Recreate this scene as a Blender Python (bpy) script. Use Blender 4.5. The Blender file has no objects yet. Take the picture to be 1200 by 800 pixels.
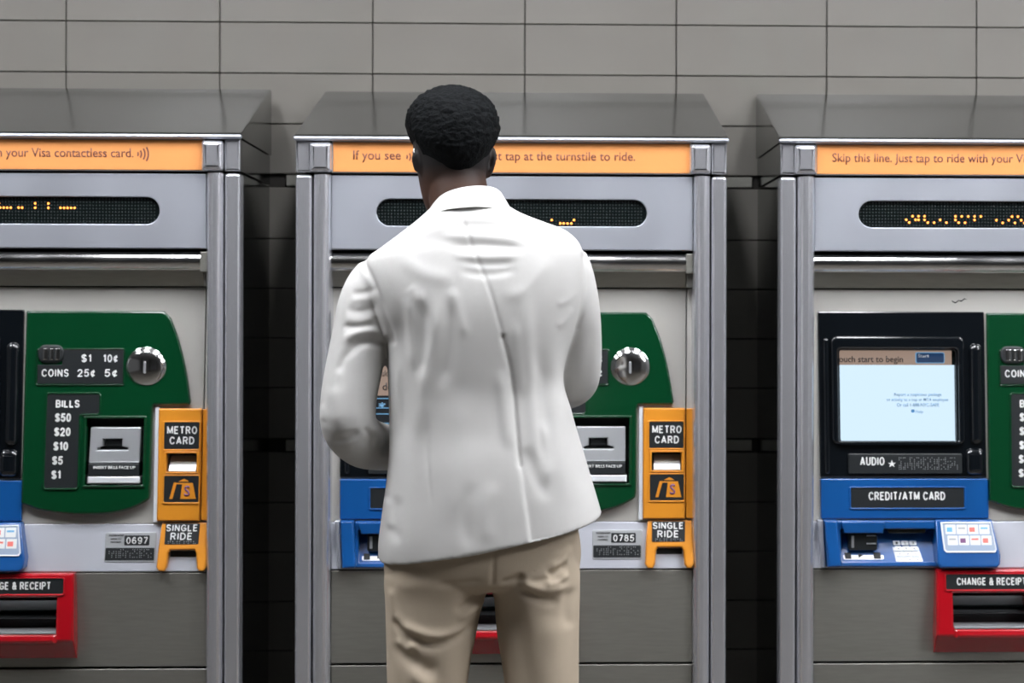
import bpy, bmesh, math, random
import numpy as np
from mathutils import Vector, Matrix, noise
from mathutils.geometry import tessellate_polygon
random.seed(7); PI = math.pi
S = bpy.context.scene; COL = S.collection

# ---------------------------------------------------------------- camera, world, lights, exposure
F, D, CX, CZ, VX, VY = 2121.0, 4.2, 0.0238, 1.35, 612.0, 370.0
cam = bpy.data.cameras.new('camera'); cam_o = bpy.data.objects.new('camera', cam); COL.objects.link(cam_o)
cam.sensor_width = 36; cam.lens = 2108.3*36/1200
cam_o.location = (.0674, -4.1792, 1.3496); cam_o.rotation_euler = (Matrix.Rotation(math.radians(-1.8184), 3, 'Z') @ Matrix.Rotation(math.radians(90), 3, 'X') @ Matrix.Rotation(math.radians(.1227), 3, 'Z')).to_euler()
cam.shift_x = -.08433; cam.shift_y = -.02511
cam.dof.use_dof = True; cam.dof.focus_distance = 3.5; cam.dof.aperture_fstop = 4.5
S.camera = cam_o
S.view_settings.view_transform = 'Standard'; S.view_settings.look = 'None'
S.view_settings.exposure = 0.0; S.view_settings.gamma = 1.0; S.view_settings.use_curve_mapping = False
w = bpy.data.worlds.new('world'); S.world = w; w.use_nodes = True
w.node_tree.nodes['Background'].inputs[0].default_value = (.95, .97, 1.0, 1)
w.node_tree.nodes['Background'].inputs[1].default_value = 0.09
CEIL_Z = 3.15
LIGHTS = [(-2.26, -1.1), (-1.13, -1.1), (0.0, -1.1), (1.13, -1.1), (2.26, -1.1), (2.9, -2.5), (3.5, -2.5), (4.1, -2.5)]   # x, y of the lamps
LAMP = 52

# ---------------------------------------------------------------- helpers
def lin(c): return tuple((v/255/12.92 if v/255 <= .04045 else ((v/255+.055)/1.055)**2.4) for v in c)
def mat(name, rgb, rough=.5, metal=0.0, coat=0.0, var=0.0, vscale=6.0, stretch=(1,1,1), bump=0.0, bscale=200.0, emit=0.0, rvar=0.0, spec=.5, sheen=0.0):
    m = bpy.data.materials.new(name); m.use_nodes = True; nt = m.node_tree; b = nt.nodes['Principled BSDF']
    c = lin(rgb); b.inputs['Base Color'].default_value = (*c, 1); b.inputs['Roughness'].default_value = rough
    b.inputs['Metallic'].default_value = metal; b.inputs['Coat Weight'].default_value = coat; b.inputs['Coat Roughness'].default_value = .08
    b.inputs['Specular IOR Level'].default_value = spec
    if sheen: b.inputs['Sheen Weight'].default_value = sheen
    if emit and name != 'lamp diffuser': b.inputs['Base Color'].default_value = (.01, .01, .01, 1)
    if emit: b.inputs['Emission Color'].default_value = (*c, 1); b.inputs['Emission Strength'].default_value = emit
    if var or rvar or bump:
        tc = nt.nodes.new('ShaderNodeTexCoord'); mp = nt.nodes.new('ShaderNodeMapping'); mp.inputs['Scale'].default_value = stretch
        nt.links.new(tc.outputs['Object'], mp.inputs[0])
    if var or rvar:
        n = nt.nodes.new('ShaderNodeTexNoise'); n.inputs['Scale'].default_value = vscale; n.inputs['Detail'].default_value = 5
        nt.links.new(mp.outputs[0], n.inputs['Vector'])
        if var:
            r = nt.nodes.new('ShaderNodeMapRange'); r.inputs[1].default_value = .3; r.inputs[2].default_value = .7
            r.inputs[3].default_value = 1-var; r.inputs[4].default_value = 1+var; nt.links.new(n.outputs[0], r.inputs[0])
            mx = nt.nodes.new('ShaderNodeVectorMath'); mx.operation = 'SCALE'; mx.inputs[0].default_value = c
            nt.links.new(r.outputs[0], mx.inputs['Scale']); nt.links.new(mx.outputs[0], b.inputs['Base Color'])
        if rvar:
            r = nt.nodes.new('ShaderNodeMapRange'); r.inputs[1].default_value = .3; r.inputs[2].default_value = .7
            r.inputs[3].default_value = max(.02, rough-rvar); r.inputs[4].default_value = rough+rvar
            nt.links.new(n.outputs[0], r.inputs[0]); nt.links.new(r.outputs[0], b.inputs['Roughness'])
    if bump:
        n2 = nt.nodes.new('ShaderNodeTexNoise'); n2.inputs['Scale'].default_value = bscale; n2.inputs['Detail'].default_value = 4
        nt.links.new(mp.outputs[0], n2.inputs['Vector'])
        bp = nt.nodes.new('ShaderNodeBump'); bp.inputs['Strength'].default_value = bump; bp.inputs['Distance'].default_value = .002
        nt.links.new(n2.outputs[0], bp.inputs['Height']); nt.links.new(bp.outputs[0], b.inputs['Normal'])
    return m
M = dict(
 tile=mat('wall tile glaze', (103,100,94), .42, var=.05, vscale=3, rvar=.08, bump=.05, bscale=300),
 grout=mat('dark joint', (38,36,33), .9),
 steel=mat('satin steel', (186,190,199), .42, .7, var=.03, vscale=4, rvar=.05),
 steel_hood=mat('hood steel', (134,136,134), .19, 1),
 steel_side=mat('polished side steel', (105,110,110), .12, 1),
 steel_post=mat('post steel', (212,213,218), .26, .8),
 chrome=mat('polished chrome', (215,215,214), .17, 1, rvar=.05, vscale=8),
 brushed=mat('brushed grey steel', (152,151,144), .48, .85, var=.05, vscale=20, stretch=(1,1,8), bump=.15, bscale=500),
 panel=mat('grey front panel', (188,186,180), .42, .4, var=.05, vscale=5, rvar=.06),
 ledge=mat('ledge steel', (206,209,218), .38, .45, var=.05, vscale=5, rvar=.06),
 green=mat('moulded green plastic', (3,54,28), .2, 0, coat=.5, bump=.12, bscale=700),
 orange=mat('orange plastic', (204,132,34), .38, 0, coat=.15, bump=.1, bscale=700),
 blue=mat('blue plastic', (14,74,136), .28, 0, coat=.4, var=.1, vscale=9, bump=.1, bscale=700),
 red=mat('red plastic', (165,14,26), .2, 0, coat=.6, bump=.08, bscale=500),
 black=mat('black label plate', (26,30,32), .42),
 gloss=mat('glossy black plastic', (10,14,18), .16, 0, coat=.7, bump=.25, bscale=22),
 glass=mat('smoked display glass', (16,22,22), .12, 0, coat=.5),
 dark=mat('dark recess', (12,14,15), .7),
 white=mat('white lettering', (222,224,222), .6),
 grey=mat('grey plate', (165,168,170), .45, .3, var=.04),
 silver=mat('silver bill slot', (190,193,196), .32, .7),
 banner=mat('orange banner print', (220,146,82), .5, var=.02),
 bannertext=mat('banner ink', (104,62,58), .6),
 led=mat('amber light emitting dots', (255,150,60), .5, emit=4.0),
 ledoff=mat('unlit dot grid', (27,32,32), .5),
 screen=mat('lit screen', (205,229,246), .2, emit=1.12),
 screentan=mat('screen header', (158,136,122), .4, emit=.9),
 screenblue=mat('screen dark blue', (14,52,92), .4, emit=.9),
 screendark=mat('screen dark field', (14,30,42), .3, emit=.3),
 screenline=mat('screen pale blue line', (120,180,225), .4, emit=.8),
 screenink=mat('screen ink', (52,112,160), .5),
 blackink=mat('black ink', (30,26,26), .6),
 purple=mat('violet print', (120,80,120), .6),
 paleblue=mat('pale blue print', (110,175,215), .6), palered=mat('pale red print', (225,120,110), .6),
 chart=mat('chart ground', (150,165,185), .4),
 cream=mat('pale sticker', (215,220,226), .4),
 jacket=mat('pale grey jacket wool', (196,195,192), .9, 0, var=.012, vscale=30, bump=.12, bscale=1400, spec=.1),
 piping=mat('jacket shadow lining', (120,120,122), .9),
 trousers=mat('tan cotton twill', (186,172,152), .85, var=.03, vscale=12, bump=.25, bscale=900, spec=.1),
 leather=mat('brown shoe leather', (70,42,26), .35), rubber=mat('shoe sole', (30,26,24), .7),
 hair=mat('black hair', (14,16,17), .8, var=.3, vscale=60, bump=.9, bscale=260, spec=.08),
 strap=mat('white ear loop', (225,228,230), .6), eye=mat('eye white', (215,212,205), .3), iris=mat('iris', (32,20,14), .2),
 floor=mat('station floor', (84,80,74), .45, var=.1, vscale=4), ceil=mat('ceiling paint', (120,122,124), .8),
 concrete=mat('far wall', (98,99,100), .7, var=.06), lamp=mat('lamp diffuser', (246,247,252), .5, emit=LAMP), housing=mat('lamp housing', (170,172,175), .5),
)
def new_obj(name, me, m, parent=None, wn=False):
    o = bpy.data.objects.new(name, me)
    if m is not None: me.materials.append(m)
    COL.objects.link(o)
    if parent is not None: o.parent = parent
    if wn: k = o.modifiers.new('weighted', 'WEIGHTED_NORMAL'); k.keep_sharp = True; k.weight = 100
    return o
def smooth_by_angle(bm, ang=35):
    a = math.radians(ang)
    for f in bm.faces: f.smooth = True
    for e in bm.edges:
        e.smooth = not (len(e.link_faces) != 2 or e.calc_face_angle(0) > a)
def obj(name, bm, m, parent=None, ang=35, recalc=True, wn=True):
    if recalc: bmesh.ops.recalc_face_normals(bm, faces=bm.faces)
    smooth_by_angle(bm, ang)
    me = bpy.data.meshes.new(name); bm.to_mesh(me); bm.free()
    return new_obj(name, me, m, parent, wn)
def tag(o, label=None, cat=None, group=None, kind=None):
    for k, v in (('label', label), ('category', cat), ('group', group), ('kind', kind)):
        if v: o[k] = v
    return o
def empty(name, loc, label=None, cat=None, group=None):
    o = bpy.data.objects.new(name, None); o.empty_display_size = .1; COL.objects.link(o); o.location = loc
    return tag(o, label, cat, group)
def add_box(bm, x0, x1, y0, y1, z0, z1, r=0, seg=2):
    t = bmesh.new(); bmesh.ops.create_cube(t, size=1)
    for v in t.verts: v.co = Vector(((x0+x1)/2+v.co.x*(x1-x0), (y0+y1)/2+v.co.y*(y1-y0), (z0+z1)/2+v.co.z*(z1-z0)))
    if r: bmesh.ops.bevel(t, geom=list(t.edges), offset=r, segments=seg, profile=.5, affect='EDGES')
    join(bm, t)
def join(bm, t):
    vs = {v: bm.verts.new(v.co) for v in t.verts}
    for f in t.faces:
        try: bm.faces.new([vs[v] for v in f.verts])
        except ValueError: pass
    t.free()
# design view: a point of the photograph on a plane y metres behind the post fronts
def P(px, py, y): k = (D+y)/F; return Vector((CX+(px-VX)*k, y, CZ-(py-VY)*k))
def rrect(x0, y0, x1, y1, r=0, n=4):
    if r <= 0: return [(x0,y0),(x1,y0),(x1,y1),(x0,y1)]
    out = []
    for cx, cy, a in ((x0+r,y0+r,180),(x1-r,y0+r,270),(x1-r,y1-r,0),(x0+r,y1-r,90)):
        for i in range(n+1):
            t = math.radians(a+90*i/n); out.append((cx+r*math.cos(t), cy+r*math.sin(t)))
    return out
def area(l): return sum(l[i][0]*l[(i+1)%len(l)][1]-l[(i+1)%len(l)][0]*l[i][1] for i in range(len(l)))/2
def inset(l, d):     # d>0 shrinks a positively oriented loop
    n = len(l); out = []
    for i in range(n):
        p0, p, p1 = l[i-1], l[i], l[(i+1)%n]
        a = Vector((p[0]-p0[0], p[1]-p0[1])); b = Vector((p1[0]-p[0], p1[1]-p[1]))
        if a.length < 1e-6 or b.length < 1e-6: out.append(p); continue
        a.normalize(); b.normalize(); na = Vector((-a.y, a.x)); nb = Vector((-b.y, b.x)); nn = na+nb
        if nn.length < .3: out.append((p[0]+na.x*d, p[1]+na.y*d)); continue
        nn = nn/ (nn.length_squared/2); out.append((p[0]+nn.x*d, p[1]+nn.y*d))
    return out
def add_plate(bm, loops, yf, yb, r=1.0, seg=3):
    """loops in photo px: outline, then holes. yf(px,py) front depth, yb back depth; r rounding in px"""
    yfn = yf if callable(yf) else (lambda x, y: yf)
    ybn = yb if callable(yb) else (lambda x, y: yb)
    fr = []; rings_all = []
    for li, l in enumerate(loops):
        l = list(l)
        if (area(l) < 0) != (li > 0): l.reverse()
        rings = []
        ring = [];
        for (x, y) in l:
            f = P(x, y, yfn(x, y)); ring.append(bm.verts.new((f.x, ybn(x, y), f.z)))
        rings.append(ring)
        steps = seg if r > 0 else 0
        for s in range(steps+1):
            t = (s/steps*PI/2) if steps else PI/2
            ins = r*(1-math.cos(t)); dep = (r*(1-math.sin(t)))/505
            q = inset(l, ins); ring = []
            for (x, y), (ox, oy) in zip(q, l):
                yy = yfn(ox, oy)+dep; f = P(x, y, yfn(ox, oy)); ring.append(bm.verts.new((f.x, yy, f.z)))
            rings.append(ring)
        for a, b in zip(rings, rings[1:]):
            for i in range(len(a)):
                j = (i+1) % len(a)
                try: bm.faces.new((a[i], a[j], b[j], b[i]))
                except ValueError: pass
        rings_all.append(rings); fr.append(rings[-1])
    flat = [v for l in fr for v in l]
    for t in tessellate_polygon([[Vector((v.co.x, v.co.z, 0)) for v in l] for l in fr]):
        try: bm.faces.new([flat[i] for i in t])
        except ValueError: pass
def plate(name, loops, yf, yb, m, parent, r=1.0, seg=3):
    bm = bmesh.new(); add_plate(bm, loops, yf, yb, r, seg)
    bmesh.ops.remove_doubles(bm, verts=bm.verts, dist=1e-6)
    # orient: side and front normals outward; enforce front facing -y
    bmesh.ops.recalc_face_normals(bm, faces=bm.faces)
    big = max(bm.faces, key=lambda f: f.calc_area())
    s = sum(f.normal.y*f.calc_area() for f in bm.faces)
    if s > 0: bmesh.ops.reverse_faces(bm, faces=bm.faces)
    return obj(name, bm, m, parent, recalc=False)
def text(s, box, yf, m, parent, bold=0.0, depth=.0008, name='lettering', fit=True):
    """box = (x0,y0,x1,y1) in photo px which the inked bounds fill"""
    cu = bpy.data.curves.new('t', 'FONT'); cu.body = s; cu.size = 1; cu.offset = bold; cu.resolution_u = 3; cu.space_line = .9; cu.align_x = 'CENTER'
    cu.extrude = 0.0
    t = bpy.data.objects.new('t', cu); COL.objects.link(t)
    dg = bpy.context.evaluated_depsgraph_get(); me = bpy.data.meshes.new_from_object(t.evaluated_get(dg))
    bpy.data.objects.remove(t); bpy.data.curves.remove(cu)
    yfn = yf if callable(yf) else (lambda x, y: yf)
    xs = [v.co.x for v in me.vertices]; ys = [v.co.y for v in me.vertices]
    a, b, c, d = min(xs), max(xs), min(ys), max(ys)
    for v in me.vertices:
        px = box[0]+(v.co.x-a)/(b-a)*(box[2]-box[0]); py = box[3]-(v.co.y-c)/(d-c)*(box[3]-box[1])
        v.co = P(px, py, yfn(px, py)-depth)
    me.materials.clear()
    bm = bmesh.new(); bm.from_mesh(me); bmesh.ops.remove_doubles(bm, verts=bm.verts, dist=1e-7)
    ex = bmesh.ops.extrude_face_region(bm, geom=list(bm.faces))
    for g in ex['geom']:
        if isinstance(g, bmesh.types.BMVert): g.co.y += depth*1.2
    bmesh.ops.recalc_face_normals(bm, faces=bm.faces)
    bm.to_mesh(me); bm.free(); me.name = name
    return new_obj(name, me, m, parent)
def dots(name, pts, yf, m, parent, r=.9, h=.0012):
    bm = bmesh.new(); yfn = yf if callable(yf) else (lambda x, y: yf)
    for (px, py) in pts:
        c = P(px, py, yfn(px, py)); R = r/505
        ring = [bm.verts.new((c.x+R*math.cos(a*PI/4), c.y, c.z+R*math.sin(a*PI/4))) for a in range(8)]
        top = bm.verts.new((c.x, c.y-h, c.z))
        mid = [bm.verts.new((c.x+R*.7*math.cos(a*PI/4), c.y-h*.8, c.z+R*.7*math.sin(a*PI/4))) for a in range(8)]
        for a in range(8):
            b = (a+1) % 8; bm.faces.new((ring[a], ring[b], mid[b], mid[a])); bm.faces.new((mid[a], mid[b], top))
    return obj(name, bm, m, parent)
def braille(name, x0, y0, x1, y1, yf, m, parent, seed=1):
    rr = random.Random(seed); pts = []
    y = y0
    while y <= y1:
        x = x0
        while x <= x1:
            if rr.random() < .62: pts.append((x, y))
            x += 2.0 if int((x-x0)/2) % 2 == 0 else 3.0
        y += 2.2
    return dots(name, pts, yf, m, parent, r=.55, h=.0008)
def add_tube(bm, path, radii, n=20, flat=None, caps=True):
    """tube along path with hemispherical ends; flat: list of (a,b) ellipse scale"""
    pts = [Vector(p) for p in path]; N = len(pts)
    rings = []
    up = Vector((0, 0, 1)); prev = None
    seq = []
    for i, p in enumerate(pts):
        t = (pts[min(i+1, N-1)]-pts[max(i-1, 0)]).normalized()
        if prev is None:
            a = t.cross(Vector((0, 1, 0)) if abs(t.y) < .9 else Vector((1, 0, 0))).normalized()
        else:
            a = (prev-t*prev.dot(t)).normalized()
        prev = a; b = t.cross(a); seq.append((p, t, a, b, radii[i]))
    ex = []
    if caps:
        p, t, a, b, r = seq[0]
        for k in (80, 55, 28): ex.append((p-t*r*math.sin(math.radians(k)), t, a, b, r*math.cos(math.radians(k))))
    ex += seq
    if caps:
        p, t, a, b, r = seq[-1]
        for k in (28, 55, 80): ex.append((p+t*r*math.sin(math.radians(k)), t, a, b, r*math.cos(math.radians(k))))
    for p, t, a, b, r in ex:
        rings.append([bm.verts.new(p+(a*math.cos(2*PI*j/n)+b*math.sin(2*PI*j/n))*r) for j in range(n)])
    for A, B in zip(rings, rings[1:]):
        for j in range(n): bm.faces.new((A[j], A[(j+1)%n], B[(j+1)%n], B[j]))
    bm.faces.new(rings[0]); bm.faces.new(rings[-1])
def spline(pts, n=8):
    """Catmull-Rom through tuples of any length"""
    out = []; P_ = [np.array(p, float) for p in pts]; P_ = [2*P_[0]-P_[1]]+P_+[2*P_[-1]-P_[-2]]
    for i in range(1, len(P_)-2):
        p0, p1, p2, p3 = P_[i-1:i+3]
        for k in range(n):
            t = k/n; out.append(.5*((2*p1)+(-p0+p2)*t+(2*p0-5*p1+4*p2-p3)*t*t+(-p0+3*p1-3*p2+p3)*t**3))
    out.append(P_[-2]); return out

# stroke lettering like the heavy grotesque capitals on the plates; a glyph is polylines on a 1-high grid
def arc_(cx, cy, rx, ry, a0, a1, n=8): return [(cx+rx*math.cos(math.radians(a0+(a1-a0)*i/n)), cy+ry*math.sin(math.radians(a0+(a1-a0)*i/n))) for i in range(n+1)]
S_ = arc_(.3, .75, .28, .25, 30, 270)+arc_(.3, .25, .3, .25, 90, -150)
GL = {'A': (.7, [[(0,0),(.35,1),(.7,0)], [(.12,.3),(.58,.3)]]), 'B': (.6, [[(0,0),(0,1),(.35,1)]+arc_(.35,.76,.22,.24,90,-90)+[(0,.52)], arc_(.35,.26,.26,.26,90,-90)+[(0,0)]]),
 'C': (.66, [arc_(.35,.5,.35,.5,42,318,14)]), 'D': (.64, [[(0,0),(0,1),(.25,1)]+arc_(.25,.5,.39,.5,90,-90,10)+[(0,0)]]), 'E': (.54, [[(.54,1),(0,1),(0,0),(.54,0)], [(0,.52),(.48,.52)]]),
 'G': (.7, [arc_(.35,.5,.35,.5,42,300,14)+[(.7,.15),(.7,.45),(.4,.45)]]), 'H': (.62, [[(0,0),(0,1)],[(.62,0),(.62,1)],[(0,.52),(.62,.52)]]), 'I': (0, [[(0,0),(0,1)]]), 'L': (.5, [[(0,1),(0,0),(.5,0)]]),
 'M': (.78, [[(0,0),(0,1),(.39,.12),(.78,1),(.78,0)]]), 'N': (.62, [[(0,0),(0,1),(.62,0),(.62,1)]]), 'O': (.7, [arc_(.35,.5,.35,.5,0,360,20)]), 'P': (.58, [[(0,0),(0,1),(.33,1)]+arc_(.33,.74,.25,.26,90,-90)+[(0,.48)]]),
 'R': (.62, [[(0,0),(0,1),(.35,1)]+arc_(.35,.75,.24,.25,90,-90)+[(0,.5)], [(.34,.5),(.6,0)]]), 'S': (.6, [S_]), 'T': (.62, [[(0,1),(.62,1)],[(.31,1),(.31,0)]]), 'U': (.62, [[(0,1),(0,.3)]+arc_(.31,.3,.31,.3,180,360)+[(.62,1)]]),
 '/': (.3, [[(0,0),(.3,1)]]), '&': (.66, [[(.66,0),(.14,.62)]+arc_(.3,.78,.18,.22,200,-60)+[(.1,.4)]+arc_(.27,.25,.25,.25,150,320)+[(.64,.5)]]), '$': (.6, [S_, [(.3,1.12),(.3,-.12)]]),
 '¢': (.5, [arc_(.26,.42,.26,.34,50,310,10), [(.36,.95),(.16,-.1)]]), '0': (.54, [arc_(.27,.5,.27,.5,0,360,18)]), '1': (.25, [[(0,.76),(.22,1),(.22,0)]]), '2': (.54, [arc_(.27,.72,.27,.28,165,-30)+[(0,0),(.54,0)]]),
 '5': (.54, [[(.5,1),(.1,1),(.04,.52)]+arc_(.26,.32,.28,.32,110,-150)]), '6': (.54, [arc_(.27,.5,.27,.5,50,200,8)+arc_(.27,.3,.27,.3,180,-180,14)]), '7': (.52, [[(0,1),(.52,1),(.16,0)]]),
 '8': (.54, [arc_(.27,.76,.22,.24,0,360,14), arc_(.27,.27,.27,.27,0,360,14)]), '9': (.54, [arc_(.27,.5,.27,.5,-130,20,8)+arc_(.27,.7,.27,.3,0,360,14)])}
def caps(s, box, yf, m, parent, wt=.165, depth=.0008, gap=.40):
    yfn = yf if callable(yf) else (lambda x, y: yf)
    x = 0; segs = []
    for ch in s:
        if ch == ' ': x += .5; continue
        w_, pls = GL[ch]
        for pl in pls: segs.append([(x+a, b) for a, b in pl])
        x += w_+gap
    W = x-gap; bm = bmesh.new(); H = box[3]-box[1]; h2 = H*wt/2
    sx = (box[2]-box[0]-2*h2)/W; sy = H-2*h2; cnt = 0
    def V(px, py): return bm.verts.new(P(px, py, yfn(px, py)-depth-(cnt % 3)*.00002))
    for pl in segs:
        q = [(box[0]+h2+a*sx, box[3]-h2-b*sy) for a, b in pl]
        for (a, b), (c, d) in zip(q, q[1:]):
            l = math.hypot(c-a, d-b)
            if l < 1e-6: continue
            nx, ny = -(d-b)/l*h2, (c-a)/l*h2; cnt += 1
            bm.faces.new((V(a+nx, b+ny), V(c+nx, d+ny), V(c-nx, d-ny), V(a-nx, b-ny)))
        for k, (a, b) in enumerate(q):
            if 0 < k < len(q)-1 or len(pl) > 8:
                cnt += 1; bm.faces.new([V(a+h2*math.cos(t*PI/4+.39), b+h2*math.sin(t*PI/4+.39)) for t in range(8)])
    bmesh.ops.recalc_face_normals(bm, faces=bm.faces)
    for f in bm.faces:
        if f.normal.y > 0: f.normal_flip()
    return obj('lettering', bm, m, parent, recalc=False, wn=False)

# ---------------------------------------------------------------- setting
def struct(name, bm, m, parent=None): return tag(obj(name, bm, m, parent), kind='structure')
bm = bmesh.new(); add_box(bm, -5, 5, -9, .47, -.06, 0); struct('floor', bm, M['floor'])
bm = bmesh.new(); add_box(bm, -5, 5, -9, .53, CEIL_Z, CEIL_Z+.1); struct('ceiling', bm, M['ceil'])
bm = bmesh.new(); add_box(bm, -5, 5, -9.1, -9, 0, CEIL_Z); struct('wall_front', bm, M['concrete'])
bm = bmesh.new(); add_box(bm, -5, 5, .472, .53, 0, CEIL_Z); wall = struct('wall_back', bm, M['grout'])
for k, x in enumerate((-3.3, -1.1, 1.1, 3.3)):  # unseen dark columns, added to give the steel posts striped reflections
    bm = bmesh.new(); add_box(bm, x-.16, x+.16, -6.96, -6.64, 0, CEIL_Z, .01); struct('trim_%d' % (k+3), bm, M['grout'])
WY = .46
XS = [P(612, 0, WY).x + .3907*i for i in range(-6, 8)]
rows_px = [-88, -30, 28.5, 88, 147, 205.5, None, 220.5, 281, 339, 397, 455, 514.5, None, 530, 589, 647, 704.5, 762]
zs = [P(0, r, WY).z if r is not None else None for r in rows_px]
top = [zs[0]+.1286*k for k in range(5, 0, -1)]; bot = []
z = zs[-1]
while z-.1286 > .05: z -= .1286; bot.append(z)
bot.append(0.004)
zs = top+zs+bot
tile_mesh = {}
def tile(x0, x1, z0, z1):
    key = (round(x1-x0, 3), round(z1-z0, 3))
    if key not in tile_mesh:
        t = bmesh.new(); a, b = (x1-x0)/2-.0014, (z1-z0)/2-.0014
        add_box(t, -a, a, 0, .012, -b, b, .0012, 1)
        bmesh.ops.recalc_face_normals(t, faces=t.faces); me = bpy.data.meshes.new('wall_tile'); t.to_mesh(me); t.free(); me.materials.append(M['tile']); tile_mesh[key] = me
    o = bpy.data.objects.new('wall_tile', tile_mesh[key]); COL.objects.link(o); o.parent = wall
    o.location = ((x0+x1)/2, WY+random.uniform(0, .0006), (z0+z1)/2)
    o.rotation_euler = (random.uniform(-.0012, .0012), 0, random.uniform(-.001, .001))
rails = []
for a, b in zip(zs, zs[1:]):
    if a is None or b is None: continue
    for x0, x1 in zip(XS, XS[1:]): tile(x0, x1, b, a)
for i, r in enumerate(rows_px):
    if r is None: rails.append((P(0, rows_px[i-1], WY).z, P(0, rows_px[i+1], WY).z))
for k, (z1, z0) in enumerate(rails):
    o = empty('trim_%d' % (k+1), (0, WY, z0)); o['kind'] = 'structure'
    for x0, x1 in ((-2.3, P(316, 0, WY).x-.03), (P(334, 0, WY).x, P(880, 0, WY).x), (P(893, 0, WY).x+.05, 2.3)):
        bm = bmesh.new(); add_box(bm, x0, x1, -.004, .011, .003, z1-z0-.003, .0015, 1); obj('wall_rail', bm, M['brushed'], o)
NAMES = ['far left', 'left', 'middle', 'right', 'far right']
for i, (x, y) in enumerate(LIGHTS):
    lb = 'narrow white ceiling lamp above the machines, the %s one of five' % NAMES[i] if i < 5 else 'narrow white ceiling lamp farther back at the right, the %s one of three' % ('inner', 'middle', 'outer')[i-5]
    e = empty('ceiling_light', (x, y, CEIL_Z), lb, 'ceiling light', 'narrow lamps on the ceiling')
    bm = bmesh.new(); add_box(bm, -.16, .16, -.58, .58, -.07, 0, .006); obj('housing', bm, M['housing'], e)
    bm = bmesh.new(); add_box(bm, -.13, .13, -.55, .55, -.085, -.071, .004); obj('diffuser', bm, M['lamp'], e)

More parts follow.
